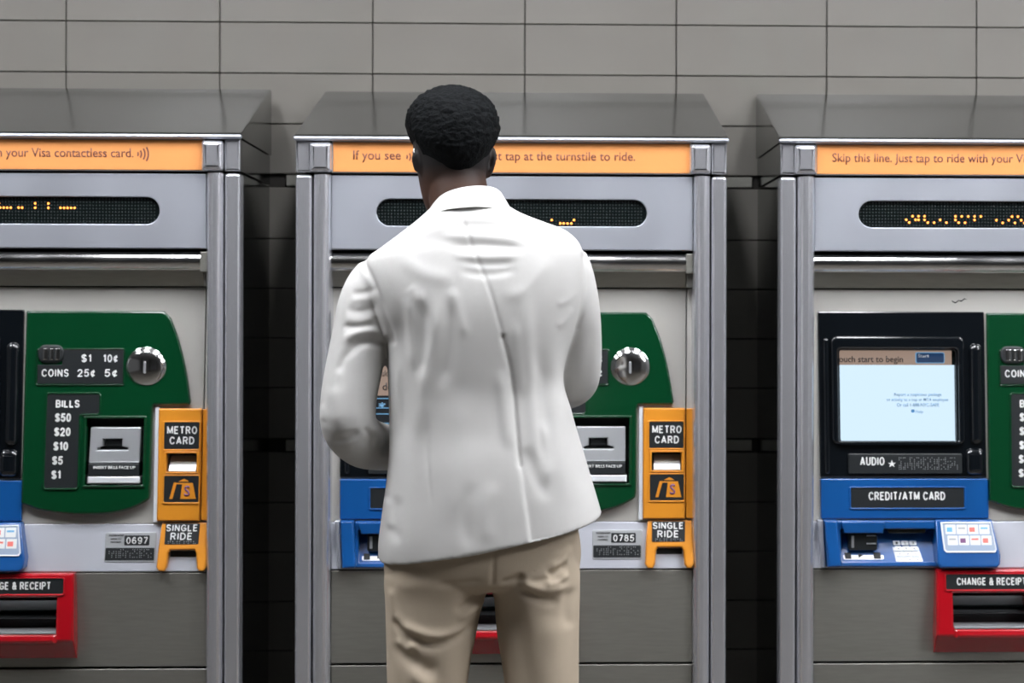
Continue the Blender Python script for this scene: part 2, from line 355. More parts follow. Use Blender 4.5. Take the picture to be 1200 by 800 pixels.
# ---------------------------------------------------------------- ticket machine
def ym(x, py): return .065-.035*(py-338)/274                # main front leans out towards its foot
def yl(x, py): return .030-.020*(py-612)/56                 # ledge
def up(fn, t): return lambda x, y: fn(x, y)-t
YLOW = .012
LOFF = 0
def arcs(cx, cy, s, yf, m, parent, name='contactless_symbol'):
    bm = bmesh.new()
    for k, (r, a) in enumerate(((3.2, 38), (6.6, 36), (10.2, 34), (13.8, 32))):
        r *= s; w_ = .75*s; n = 10; A = []; B = []
        for i in range(n+1):
            t = math.radians(-a+2*a*i/n)
            for L, rr in ((A, r-w_), (B, r+w_)): L.append(bm.verts.new(P(cx+rr*math.cos(t), cy+rr*math.sin(t), yf-.0008)))
        for i in range(n): bm.faces.new((A[i], A[i+1], B[i+1], B[i]))
    return obj(name, bm, m, parent, recalc=True)
def machine(mx, my, label, banner, counter, led, page, taper):
    T = empty('ticket_machine', (mx, my, 0), label, 'ticket machine', 'ticket machines along the tiled wall')
    xl, xr = P(347, 0, 0).x, P(852, 0, 0).x
    # hood
    bm = bmesh.new()
    zf, zb, zl = P(0, 161, 0).z, P(0, 110, WY).z, P(0, 165.5, 0).z
    prof = [(.0, zl), (-.006, zl+.002), (-.008, zf), (-.003, zf+.006)]
    for sgn in (1,):
        L = []; R = []
        pts = [(-.004, zl), (-.008, zl+.002), (-.008, zf-.002), (-.004, zf+.003), (WY-.02, zb), (WY-.004, zb-.002), (WY-.004, zl)]
        for (y, z) in pts:
            t = taper*max(0, (z-zf))/(zb-zf)
            L.append(bm.verts.new((xl-.003+t, y, z))); R.append(bm.verts.new((xr+.003-t, y, z)))
        n = len(pts)
        for i in range(n): bm.faces.new((L[i], L[(i+1)%n], R[(i+1)%n], R[i]))
        bm.faces.new(L); bm.faces.new(R)
        bmesh.ops.bevel(bm, geom=[e for e in bm.edges if abs(e.verts[0].co.x-e.verts[1].co.x) < .1], offset=.003, segments=2, affect='EDGES', profile=.5)
    obj('hood', bm, M['steel_hood'], T, ang=30)
    bm = bmesh.new(); add_box(bm, xl-.004, xr+.004, -.013, .004, P(0, 166.8, 0).z, P(0, 161.5, 0).z, .005, 3); obj('hood_lip', bm, M['steel'], T)
    # banner band frame: sides + front
    z0, z1 = P(0, 204, 0).z, P(0, 166.5, 0).z
    bm = bmesh.new(); add_box(bm, xl, xr, .004, WY-.01, z0, z1, .002)
    obj('top_band', bm, M['steel_side'], T)
    plate('banner_frame', [rrect(389, 166.5, 810, 204)], .002, .006, M['steel'], T, r=.6)
    bn = plate('banner', [rrect(390.5, 168, 808, 202.7, .5)], .0005, .003, M['banner'], T, r=.4)
    for (s, box) in banner['text']: text(s, box, .0005, M['bannertext'], bn, bold=.002)
    for (ax, ay, sc) in banner['icon']: arcs(ax, ay, sc, .0005, M['bannertext'], bn)
    for (a, b, c, d) in ((347, 365, 362, 389), (834, 852, 808, 834)):
        plate('corner_block', [rrect(a, 167, b, 203.5, 1)], -.003, .02, M['steel_post'], T, r=2.5, seg=4)
        plate('post_cap', [rrect(c+.5, 168, d-.5, 203, 4)], -.016, .01, M['steel_post'], T, r=6, seg=6)
    # posts down to the floor
    zt = P(0, 206, 0).z
    for (a, b, rr) in ((347, 366, .008), (834, 852, .008)):
        bm = bmesh.new(); add_box(bm, P(a, 0, 0).x, P(b, 0, 0).x, -.002, .05, .0, zt, rr, 4); obj('outer_post', bm, M['steel_post'], T, ang=25)
    for (a, b) in ((367.5, 388), (813, 832.5)):
        bm = bmesh.new(); x0, x1 = P(a, 0, 0).x, P(b, 0, 0).x; cx, hw = (x0+x1)/2, (x1-x0)/2; n = 16; rings = []
        for z_ in (0, zt):
            ring = [bm.verts.new((x1, .06, z_))]+[bm.verts.new((cx+hw*math.cos(PI*i/n), .012-.022*math.sin(PI*i/n)**.8, z_)) for i in range(n+1)]+[bm.verts.new((x0, .06, z_))]
            rings.append(ring)
        k = len(rings[0])
        for i in range(k): bm.faces.new((rings[0][i], rings[0][(i+1)%k], rings[1][(i+1)%k], rings[1][i]))
        bm.faces.new(rings[0]); bm.faces.new(rings[1]); obj('inner_post', bm, M['steel_post'], T, ang=40)
    # side and back sheets
    for x0, x1 in ((xl+.001, xl+.012), (xr-.012, xr-.001)):
        bm = bmesh.new(); add_box(bm, x0, x1, .03, WY-.012, 0, zt, .001, 1); obj('side_panel', bm, M['steel_side'], T)
    bm = bmesh.new(); add_box(bm, xl+.02, xr-.02, .13, WY-.02, .0, zt, .001, 1); obj('cabinet_body', bm, M['dark'], T)
    # header with display slot
    slot = rrect(441, 234, 758, 265.5, 15.7, 8)
    plate('header_panel', [rrect(388.5, 207, 812, 293.5, .5), slot], .008, .03, M['steel'], T, r=1.0)
    dg = plate('display_glass', [rrect(438, 231, 761, 268.5, 17, 8)], .016, .03, M['glass'], T, r=0)
    gx = [(444+3.7*i, 236.5+3.75*j) for i in range(84) for j in range(8)]
    tag(dots('unlit_dots', gx, .016, M['ledoff'], dg, r=.75, h=.0003), kind='stuff')
    if led: tag(dots('lit_dots', led, .0155, M['led'], dg, r=1.35, h=.0008), kind='stuff')
    # polished roll under the header and the band below it
    r = .0225
    bm = bmesh.new(); add_tube(bm, [P(390, 308, .034), P(600, 308, .034), P(803, 308, .034)], [r]*3, 28, caps=False); obj('light_roll', bm, M['chrome'], T)
    plate('roll_end_cap', [rrect(804, 297, 812, 320.5, 1)], .012, .06, M['brushed'], T, r=1)
    plate('shade_band', [rrect(389, 318, 803.5, 337, .3)], lambda x, y: .036+.02*(337-y)/19*-1+.02, .08, M['brushed'], T, r=.4)
    plate('shade_end_cap', [rrect(804.5, 321, 812, 337, .3)], .04, .08, M['brushed'], T, r=.4)
    # main front
    hole_s = rrect(399, 365, 596, 561, 1)
    plate('main_panel', [rrect(389, 338.5, 803.5, 611.5, .3), rrect(414, 400, 569, 524), rrect(670, 489, 739, 568.5), rrect(763.5, 530, 799.5, 552.5)], ym, .12, M['panel'], T, r=.6)
    plate('edge_strip', [rrect(804.8, 338.5, 812.5, 611.5, .3)], ym, .12, M['panel'], T, r=.6)
    # ledge, lower and bottom doors
    plate('ledge', [rrect(389, 612, 812.5, 667, .3), rrect(419, 619, 535, 661)], yl, .12, M['ledge'], T, r=1.2)
    plate('lower_door', [rrect(389, 668.5, 812.5, 777, .3), rrect(550, 696, 645, 739)], YLOW, .1, M['brushed'], T, r=.8)
    plate('bottom_door', [rrect(389, 779.5, 812.5, 1040, .3)], YLOW, .1, M['brushed'], T, r=.8)
    # ---- touch screen unit
    su = plate('screen_unit', [rrect(399, 364.5, 596.5, 560, 1.5), rrect(424, 410, 561.5, 518, 3)], up(ym, .006), .1, M['gloss'], T, r=1.5)
    plate('bezel', [rrect(413, 394, 571, 521, 7), rrect(421, 408, 563.5, 519, 4)], up(ym, .016), .06, M['gloss'], su, r=2.6, seg=4)
    plate('bezel', [rrect(404, 396, 411, 556, 3), ], up(ym, .011), .06, M['gloss'], su, r=3, seg=4)
    for (a, b, c, d) in ((577, 402, 593, 522), (571, 526, 594, 558)):
        plate('moulded_grip', [rrect(a, b, c, d, 7.5, 6)], up(ym, .018), .06, M['gloss'], su, r=7, seg=6)
    ys = up(ym, -.004)
    sc = plate('screen', [rrect(416, 404, 567, 521)], ys, .09, M['glass'], su, r=0)
    sc.name = 'screen'
    yq = up(ym, -.0032)
    if page == 'start':
        lit = plate('lit_image', [rrect(419.5, 427.5, 561, 517)], yq, .075, M['screen'], su, r=0)
        plate('image_header', [rrect(419.5, 410.5, 558, 427.5)], yq, .075, M['screentan'], su, r=0)
        plate('start_button', [rrect(515, 412.5, 549.5, 425.5, 2)], up(yq, .0006), .075, M['screenline'], su, r=0)
        plate('start_button', [rrect(516, 413.3, 548.7, 424.7, 1.5)], up(yq, .0010), .075, M['screenblue'], su, r=0)
        y2 = up(yq, .0012)
        text('Touch start to begin', (418, 417, 500, 426.5), y2, M['blackink'], su, bold=.012)
        text('Start', (518, 414.5, 531, 418.5), y2, M['white'], su)
        text('Report a suspicious package', (489, 460.5, 545, 465), y2, M['screenink'], su, bold=.005)
        text('or activity to a cop or MTA employee', (480, 466.5, 553, 471), y2, M['screenink'], su, bold=.005)
        text('Or call 1-888-NYC-SAFE', (492, 472.5, 542, 476.5), y2, M['screenink'], su, bold=.005)
        plate('button_mark', [rrect(509, 480, 513, 483.5, 1)], y2, .075, M['screenink'], su, r=0)
        text('Help', (514, 481, 523, 485), y2, M['screenink'], su)
    else:
        plate('lit_image', [rrect(419.5, 410, 561, 517)], yq, .075, M['screendark'], su, r=0)
        plate('image_header', [rrect(419.5, 410.5, 558, 464)], up(yq, .0004), .075, M['screentan'], su, r=0)
        y2 = up(yq, .0012)
        text('What would you like', (422, 434, 478, 444), y2, M['blackink'], su, bold=.012)
        text('to do', (434, 449, 460.5, 458), y2, M['blackink'], su, bold=.015)
        for yy in (467, 485, 503): plate('button_outline', [rrect(421, yy, 556, yy+12, 2), rrect(422, yy+1, 555, yy+11, 1.5)], y2, .07, M['screenline'], su, r=0)
        text('*', (444, 472, 452, 478), y2, M['screenline'], su, bold=.02)
    al = plate('audio_label', [rrect(432, 532, 567, 556, 2)], up(ym, .012), .06, M['black'], su, r=1.2)
    ya = up(ym, .0122)
    caps('AUDIO', (445.5, 536, 474.5, 546), ya, M['white'], su)
    text('★', (478.5, 539.5, 488, 548), ya, M['white'], su)
    braille('braille', 492, 537, 562, 552, ya, M['grey'], su, 3)
    # ---- coin and bill unit
    def yg(x, py): return ym(x, py)-(.008+.010*(py-366)/236)
    outer = [(599, 366), (757, 366), (765, 374)]+[(q[0], q[1]) for q in spline([(765, 374), (775, 400), (784, 435), (790, 471)], 5)[1:]]+[(788.5, 474.5), (749, 475), (746.5, 478), (746, 578)]
    outer += [tuple(q) for q in spline([(746, 578), (742, 586), (715, 597.5), (672, 602), (625, 597), (598.5, 588)], 4)[1:]]
    slot_h = [(671.5, 490), (737.5, 490), (737.5, 567), (671.5, 567)]
    gp = plate('coin_and_bill_unit', [outer, slot_h], yg, .09, M['green'], T, r=3.0, seg=4)
    yg1 = up(yg, .003)
    # raised rim and plate around coin labels
    plate('coin_label_rim', [rrect(612, 409, 714, 452, 3), rrect(613.5, 410.5, 712.5, 450.5, 2)], yg1, .05, M['green'], gp, r=.8)
    plate('coin_label', [[(642, 411), (712, 411), (712, 450), (614, 450), (614, 428), (642, 428)]], up(yg, .0015), .05, M['black'], gp, r=.5)
    yt = up(yg, .0018)
    for s, b in (('$1', (664, 416, 675.5, 425)), ('10¢', (689, 416, 706, 425)), ('COINS', (619, 433, 650, 442)), ('25¢', (660, 433, 680.5, 442)), ('5¢', (691, 433, 706, 442))):
        caps(s, b, yt, M['white'], gp)
    plate('coin_return_button', [rrect(614, 405, 644, 426, 9, 6)], up(yg, .005), .05, M['black'], gp, r=2)
    bm = bmesh.new()
    for a, b in ((620, 626.5), (628, 632.5), (634, 640)):
        add_plate(bm, [rrect(a, 408.5, b, 423, 1.5)], up(yg, .0075), up(yg, .003), 1.2, 2)
    obj('coin_return_bars', bm, M['chrome'], gp)
    # polished dish with coin slot
    bm = bmesh.new(); c = P(738.5, 430.5, yg(0, 430)-.004); R = 20.5*(D+c.y)/F; nn = 36; rings = []
    prof = [(1.12, .006), (1.1, -.002), (1.02, -.003), (.97, -.001), (.8, .006), (.55, .011), (.25, .014), (.06, .0145)]
    for rr, dy in prof: rings.append([bm.verts.new((c.x+R*rr*math.cos(2*PI*j/nn), c.y+dy, c.z+R*rr*math.sin(2*PI*j/nn))) for j in range(nn)])
    for A, B in zip(rings, rings[1:]):
        for j in range(nn): bm.faces.new((A[j], A[(j+1)%nn], B[(j+1)%nn], B[j]))
    bm.faces.new(rings[-1])
    for v in bm.verts: v.co.y -= .0
    # convex polished dome instead of a dish
    for ring, (rr, dy) in zip(rings, prof):
        for v in ring: v.co.y = c.y-(.010*math.sqrt(max(0, 1-(rr/1.02)**2)) if rr <= 1.02 else -.002*(rr-1)*10)
    obj('coin_dome', bm, M['chrome'], gp)
    plate('coin_entry', [rrect(737, 424, 740, 438, 1.2)], up(yg, .0155), up(yg, .008), M['silver'], gp, r=.4)
    # bills label, L shaped
    Lp = [(628, 462), (684, 462), (686, 464), (686, 482), (684, 484.5), (665, 484.5), (663, 487), (663, 568), (661, 570.5), (627, 570.5), (625, 568), (626, 464)]
    plate('bill_label_rim', [inset(Lp if area(Lp) > 0 else Lp[::-1], -2.2), Lp], yg1, .05, M['green'], gp, r=.8)
    plate('bill_label', [Lp], up(yg, .0015), .05, M['black'], gp, r=.4)
    for s, b in (('BILLS', (636, 468.5, 663.5, 477.5)), ('$50', (635.5, 484, 654, 494)), ('$20', (635, 500.5, 654, 510.5)), ('$10', (634.5, 517, 651.5, 527)), ('$5', (633.5, 533.5, 646, 543.5)), ('$1', (633, 550, 644, 560))):
        caps(s, b, yt, M['white'], gp, wt=.2)
    # bill acceptor
    plate('slot_rim', [rrect(668.5, 487, 740.5, 570, 1.5), rrect(671.5, 490, 737.5, 567)], yg1, .05, M['green'], gp, r=1.2)
    plate('slot_recess', [rrect(670, 488, 739, 569)], lambda x, y: .068, .1, M['dark'], gp, r=0)
    fy = lambda x, y: ym(x, y)-.004-.012*max(0, min(1, (y-500)/45))
    bp = plate('bill_acceptor', [rrect(675, 500, 733, 541.5, 1.5), [(690, 513.5), (712, 513.5), (712, 522), (719, 524), (719, 526.5), (684, 526.5), (684, 524), (690, 522)]], fy, .09, M['silver'], gp, r=1.2)
    plate('bill_slot', [rrect(682, 511, 722, 528)], .06, .09, M['dark'], gp, r=0)
    plate('bill_tongue', [[(693, 515), (709, 515), (710, 521), (692, 521)]], .045, .07, M['black'], gp, r=.6)
    plate('bill_acceptor_lip', [rrect(675, 542, 733, 556, 1)], lambda x, y: ym(x, y)-.018, .08, M['black'], gp, r=1)
    text('INSERT BILLS FACE UP', (681, 545, 729, 548.5), lambda x, y: ym(x, y)-.0182, M['white'], gp, bold=.02)
    plate('bill_tray', [rrect(674, 557, 735, 565.5, 1)], lambda x, y: ym(x, y)-.018-.004*(y-557)/9, .08, M['silver'], gp, r=1.5)
    # ---- orange card unit
    yo = up(ym, .014)
    ou = plate('card_dispenser', [rrect(754, 478.5, 803.5, 609, 1.5), rrect(764, 530.5, 799, 552, 1)], yo, .08, M['orange'], T, r=2.0)
    plate('side_flange', [rrect(804.5, 479, 813, 608, 1)], up(ym, .010), .08, M['orange'], ou, r=1.0)
    plate('backing_edge', [rrect(749, 476.5, 753.5, 610, .5)], up(ym, .006), .08, M['cream'], ou, r=.5)
    for b, r_ in (((761, 494.5, 801.5, 525.5), 1.5), ((762, 556.5, 802, 587, ), 1.5)):
        plate('card_label', [rrect(*b, r_)], up(yo, .0012), .05, M['black'], ou, r=.4)
        plate('label_rim', [rrect(b[0]-1.6, b[1]-1.6, b[2]+1.4, b[3]+2, 2), rrect(*b, r_)], up(yo, .0022), .05, M['orange'], ou, r=.6)
    yt = up(yo, .0014)
    caps('METRO', (764.5, 499, 799, 508), yt, M['white'], ou)
    caps('CARD', (767.5, 511, 796, 520), yt, M['white'], ou)
    plate('dispenser_mouth_rim', [rrect(761.5, 528, 802, 554, 2), rrect(764, 530.5, 799, 552, 1)], up(yo, .003), .05, M['orange'], ou, r=.8)
    plate('dispenser_mouth', [rrect(763, 529.5, 800, 553)], .062, .09, M['dark'], ou, r=0)
    plate('mouth_plate', [rrect(766.5, 533, 797.5, 543, .5)], lambda x, y: .035+.015*(543-y)/10, .08, M['brushed'], ou, r=.4)
    plate('mouth_lip', [rrect(766, 543, 798, 551.5, 1)], lambda x, y: .034-.008*(y-543)/8, .08, M['silver'], ou, r=1)
    ic = plate('card_symbol', [[(769, 583), (774, 564.5), (795, 564.5), (799, 583)], [(779, 581.5), (781.5, 566), (772.5, 581.5)][::-1]], up(yo, .0016), .05, M['orange'], ou, r=0)
    plate('card_symbol_gap', [[(772, 583.2), (776.5, 566), (783, 566), (781, 583.2)]], up(yo, .002), .05, M['black'], ou, r=0)
    plate('card_symbol_side', [[(768.5, 583), (773.5, 564.3), (776, 564.3), (771.5, 583)]], up(yo, .0023), .05, M['orange'], ou, r=0)
    plate('arrow_symbol', [[(778.5, 563), (785, 559.5), (791, 563)]], up(yo, .0016), .05, M['orange'], ou, r=0)
    text('S', (785.5, 567.5, 792, 580), up(yo, .0018), M['purple'], ou, bold=.02)
    # ---- single ride holder on the ledge
    def yr(x, py): return yl(x, py)-.010-.010*(py-611)/56
    ro = [(759.5, 610.5), (811, 610.5)]+[tuple(q) for q in spline([(812.5, 625), (814, 650), (814, 662)], 3)]
    ro += [(811.5, 667), (806.5, 667), (803.5, 663), (801.5, 646), (799, 642.5), (772, 642.5), (769.5, 646), (768.5, 662), (766, 667), (760, 667), (757, 662), (757.5, 640)]
    ru = plate('ride_ticket_holder', [ro], yr, .06, M['orange'], T, r=2.6, seg=4)
    plate('ride_label', [rrect(764.5, 611.5, 803.5, 635.5, .8)], up(yr, .001), .02, M['black'], ru, r=.3)
    yt = up(yr, .0012)
    caps('SINGLE', (765.5, 612.5, 801.5, 620.5), yt, M['white'], ru)
    caps('RIDE', (771, 622, 796, 630.5), yt, M['white'], ru)
    braille('braille', 769, 632.3, 800, 634.5, yt, M['grey'], ru, 9)
    plate('ticket_mouth', [rrect(770, 643, 800, 650, .5)], up(yl, .0005), .06, M['dark'], ru, r=0)
    # ---- serial counter plate
    cp = plate('serial_plate', [rrect(694.5, 621.5, 753, 656, 2)], up(yl, .0015), .05, M['grey'], T, r=.6)
    y2 = up(yl, .0018)
    for s, b in (('MACHINE NUMBER', (699, 624, 716, 625.8)), ('REFER TO', (701, 628.5, 713, 630)), ('NUMBER', (701, 632, 713, 633.5))):
        text(s, b, y2, M['blackink'], cp)
    x = 717
    plate('digit_window', [rrect(716.5, 625, 745.5, 636.5, 1)], up(yl, .0022), .05, M['black'], cp, r=.3)
    caps(counter, (719, 627, 743.5, 635), up(yl, .0024), M['white'], cp, wt=.15)
    plate('raised_label', [rrect(695.5, 639.5, 751.5, 654, 1)], up(yl, .0022), .05, M['black'], cp, r=.3)
    braille('braille', 698, 641.5, 749, 652.5, up(yl, .0024), M['grey'], cp, 5)
    # ---- card payment unit
    bb = plate('card_sign_panel', [rrect(399, 561.5, 598.5, 609, 2), ], up(ym, .008), .08, M['blue'], T, r=1.6)
    plate('sign_rim', [rrect(432.5, 571, 571, 598, 2.5), rrect(434.5, 572.5, 569, 596, 1.5)], up(ym, .0105), .05, M['blue'], bb, r=.8)
    plate('sign_plate', [rrect(434.5, 572.5, 569, 596, 1.5)], up(ym, .0085), .05, M['black'], bb, r=0)
    caps('CREDIT/ATM CARD', (455.5, 577, 546.5, 587), up(ym, .0088), M['white'], bb)
    def yt_(x, py): return .014-.012*(py-611)/55
    tr = plate('card_tray', [rrect(416.5, 611, 537, 665.5, 2), rrect(421, 621, 533, 660, 2)], yt_, .12, M['blue'], T, r=1.6)
    plate('tray_arm', [[(399.5, 611), (415, 611), (418.5, 663), (416, 666), (402, 666)]], lambda x, y: -.006-.014*(y-611)/55, .06, M['blue'], tr, r=3, seg=4)
    plate('tray_arm_edge', [[(393.5, 611), (399, 611), (401.5, 666), (396.5, 666)]], lambda x, y: .004-.004*(y-611)/55, .06, M['steel'], tr, r=1.2)
    plate('tray_floor', [rrect(419.5, 619.5, 534.5, 661.5)], lambda x, y: .056-.045*max(0, (y-626))/36, .12, M['blue'], tr, r=0)
    plate('tray_visor', [[(421, 612.5), (472, 612.5), (470, 626), (424, 626)]], lambda x, y: -.002+.004, .05, M['blue'], tr, r=1.5)
    plate('keypad_hood', [[(473, 611.5), (526, 611.5), (522, 626), (479, 626)]], lambda x, y: .02, .09, M['glass'], tr, r=1)
    cr = plate('card_reader', [rrect(431, 626, 465, 646, 2)], lambda x, y: .016, .07, M['black'], tr, r=1.5)
    bm = bmesh.new(); 
    for b in ((434, 629, 437, 643), (452, 628, 463, 629.6), (452, 637.5, 463, 639)): add_plate(bm, [rrect(*b)], .0135, .02, .2, 1)
    obj('reader_prongs', bm, M['silver'], tr)
    kf = lambda x, y: .056-.045*max(0, (y-626))/36-.002
    plate('reader_sticker', [rrect(425, 646, 473, 657, 2)], kf, .08, M['cream'], tr, r=.3)
    for b in ((427, 647.5, 434.5, 656), (461, 647.5, 469.5, 656)): plate('sticker_print', [rrect(*b, .5)], up(kf, .0006), .08, M['dark'], tr, r=0)
    plate('sticker_print', [[(443, 650), (449, 651.5), (443, 655)]], up(kf, .0006), .08, M['dark'], tr, r=0)
    plate('keypad', [[(484, 633.5), (514, 633.5), (519, 661), (487, 661)]], up(kf, .002), .08, M['cream'], tr, r=.5)
    for j in range(4):
        for i in range(3):
            x0 = 486+j*.8+i*9.6; y0 = 635+j*6.5
            plate('key', [rrect(x0, y0, x0+8.4, y0+5.2, .8)], up(kf, .006), .08, M['cream'], tr, r=.5, seg=2)
            text('123456789*0#'[j*3+i], (x0+2.8, y0+1.2, x0+5.4, y0+3.8), up(kf, .0061), M['blackink'], tr, depth=.0004)
    def yp(x, py): return .006-.030*(py-610)/56
    pod = plate('instruction_pod', [[(533, 610.5), (600, 610.5), (607.5, 652), (606.5, 663), (602, 667.5), (535, 667.5), (532, 662)]], yp, .08, M['blue'], T, r=3, seg=4)
    plate('instruction_chart_rim', [[(538, 613), (598, 613), (603, 645), (601, 649), (543, 649), (540, 646)], [(540, 614.5), (597, 614.5), (601.2, 645), (600, 647.3), (544, 647.3), (541.7, 645)]], up(yp, .002), .03, M['cream'], pod, r=.5)
    plate('instruction_chart', [[(540, 614.5), (597, 614.5), (601.2, 645), (600, 647.3), (544, 647.3), (541.7, 645)]], up(yp, .0008), .03, M['chart'], pod, r=0)
    pr = [M['paleblue'], M['grey'], M['palered'], M['paleblue'], M['grey'], M['purple'], M['palered'], M['palered']]
    for j in range(2):
        for i in range(4):
            x0 = 543.5+i*13.4+j*1.8; y0 = 616+j*13
            plate('chart_cell', [rrect(x0, y0, x0+12, y0+11, .3)], up(yp, .0014), .03, M['white'], pod, r=0)
            k = pr[j*4+i]; h_ = 5.5 if (i+j) % 2 == 0 else 2.2
            plate('chart_print', [rrect(x0+1.5, y0+3, x0+(10 if h_ < 3 else 8), y0+3+h_, .3)], up(yp, .0018), .03, k, pod, r=0)
    # ---- change tray
    def yc(x, py): return -.012-.020*(py-669)/98
    bm = bmesh.new()
    add_plate(bm, [[(532, 669), (663, 669), (665, 748), (530, 748)], rrect(551, 697, 644, 738, 1)], yc, .05, 3.5, 4)
    add_plate(bm, [[(530, 745), (665, 745), (664, 767), (531, 767)]], lambda x, y: -.026+.034*(y-745)/22, .05, 2.5, 3)
    ct = obj('change_tray', bm, M['red'], T)
    plate('tray_label_rim', [rrect(540.5, 673.5, 654, 695, 3), rrect(542.5, 675, 652, 692.5, 2)], up(yc, .003), .02, M['red'], ct, r=1)
    plate('tray_label', [rrect(542.5, 675, 652, 692.5, 2)], up(yc, .001), .02, M['black'], ct, r=0)
    caps('CHANGE & RECEIPT', (555, 678.5, 638, 687.5), up(yc, .0013), M['white'], ct)
    plate('tray_cavity', [rrect(549, 695, 646, 740)], .045, .06, M['dark'], ct, r=0)
    plate('tray_flap', [rrect(551.5, 699, 643.5, 716, 1)], lambda x, y: .0+.03*(716-y)/17*-1+.03, .04, M['glass'], ct, r=1)
    plate('tray_shelf', [rrect(551.5, 716.5, 643.5, 721, 1)], lambda x, y: .02, .04, M['black'], ct, r=1)
    plate('tray_lip', [rrect(550, 738.5, 647, 752, 4, 4)], up(yc, .007), .03, M['red'], ct, r=6, seg=6)
    plate('lip_edge', [rrect(551, 736.5, 645, 738.7, .3)], up(yc, .004), .03, M['silver'], ct, r=.3)
    return T
ledR = []
for q in ((575,513),(586,523),(598,500),(609,513),(620,500),(620,513),(642,500),(642,513),(654,523),(677,523),(699,513),(722,523),(755,500),(755,513),(767,523),(778,500),(790,523),(802,500),(825,500),(825,513),(848,500),(905,513),(928,523),(950,513),(962,500),(973,523),(984,500),(996,513),(1008,523),(1030,500),(1052,513),(1064,523),(1098,500),(1110,513)):
    ledR.append((880+q[0]/3.078-568.5, 90+q[1]/3.078-.5))
ledL = [(x+566.5, y+.5) for x, y in ((4,241.5),(4,246.5),(8,246.5),(12,246.5),(16,246.5),(20,246.5),(6.5,241.5),(29,246.5),(33,246.5),(48,241.5),(48,246.5),(63,241.5),(63,246.5),(77,246.5),(81,246.5),(85,246.5),(89,246.5),(93,246.5),(-10,246.5),(-14,241.5),(-25,246.5),(-29,246.5))]
ledC = [(646,258),(656,262),(660,262),(664.5,262),(669,262),(672,258)]
PITCH = 568/505
def scribble(T):     # small dark scratch above the screen
    bm = bmesh.new(); add_tube(bm, [P(x, y, ym(x, y)-.0006) for x, y in ((559,352),(563,354),(567,351),(570,352),(574,349),(576,350))], [.0011, .0014, .001, .0014, .001, .0006], 6); obj('scratch_mark', bm, M['dark'], T)
machine(-PITCH+.003, -.03, 'steel ticket machine cut off by the left edge, its counter reading 0697',
        dict(text=[('Tap to ride with your Visa contactless card.', (490, 178, 729, 191.5))], icon=[(731, 184.5, 1.1)]), '0697', ledL, 'start', 0)
machine(0, 0, 'steel ticket machine in the middle, half hidden by the man in the pale jacket',
        dict(text=[('If you see', (414, 177.5, 469.5, 191.5)), ('just tap at the turnstile to ride.', (567, 178, 744, 191.5))], icon=[(473.5, 185, 1.1)]), '0785', ledC, 'menu', .018)
T3 = machine(PITCH, 0, 'steel ticket machine at the right with a lit touch screen and a red change tray',
        dict(text=[('Skip this line. Just tap to ride with your Visa contactless card.', (408.5, 178, 744, 191.5))], icon=[(747, 184, .95)]), '0712', ledR, 'start', 0)
scribble(T3)

#PERSON
# ---------------------------------------------------------------- the man
MX, MY = P(570, 0, -.60).x, -.60
man = empty('person', (MX, MY, 0), 'man seen from behind in pale jacket and tan trousers, at the middle ticket machine', 'person')
def remesh(bm, voxel, smooth, it, name):
    me = bpy.data.meshes.new(name); bm.to_mesh(me); bm.free()
    o = bpy.data.objects.new('tmp', me); COL.objects.link(o)
    a = o.modifiers.new('r', 'REMESH'); a.mode = 'VOXEL'; a.voxel_size = voxel; a.use_smooth_shade = True
    if it: b = o.modifiers.new('s', 'SMOOTH'); b.factor = smooth; b.iterations = it
    dg = bpy.context.evaluated_depsgraph_get(); out = bpy.data.meshes.new_from_object(o.evaluated_get(dg))
    bpy.data.objects.remove(o); bpy.data.meshes.remove(me); out.name = name
    return out
def finish(me, m, name, parent=man, off=(MX, MY, 0)):
    n = len(me.vertices); co = np.empty(n*3, 'f'); me.vertices.foreach_get('co', co); co = co.reshape(-1, 3)-np.array(off, 'f')
    me.vertices.foreach_set('co', co.ravel()); me.materials.clear()
    me.polygons.foreach_set('use_smooth', [True]*len(me.polygons)); me.update()
    return new_obj(name, me, m, parent)
def loft(bm, rings, n=72, sub=7, pw=.86, close=True):
    """rings: Lpx,Lpy,Rpx,Rpy,Yc,back,front,drop"""
    R = []
    for q in spline(rings, sub):
        L = P(q[0], q[1], q[4]); Rr = P(q[2], q[3], q[4]); c = (L+Rr)/2; a = (Rr-L)/2; ring = []
        for j in range(n):
            t = 2*PI*j/n; cs, sn = math.cos(t), math.sin(t)
            C = math.copysign(abs(cs)**pw, cs); s_ = math.copysign(abs(sn)**pw, sn)
            p = c+a*C; p.y += (-q[5]*s_ if sn > 0 else -q[6]*s_); p.z -= q[7]*max(0, s_)
            ring.append(bm.verts.new(p))
        R.append(ring)
    for A, B in zip(R, R[1:]):
        for j in range(n): bm.faces.new((A[j], A[(j+1)%n], B[(j+1)%n], B[j]))
    if close: bm.faces.new(R[0]); bm.faces.new(R[-1])
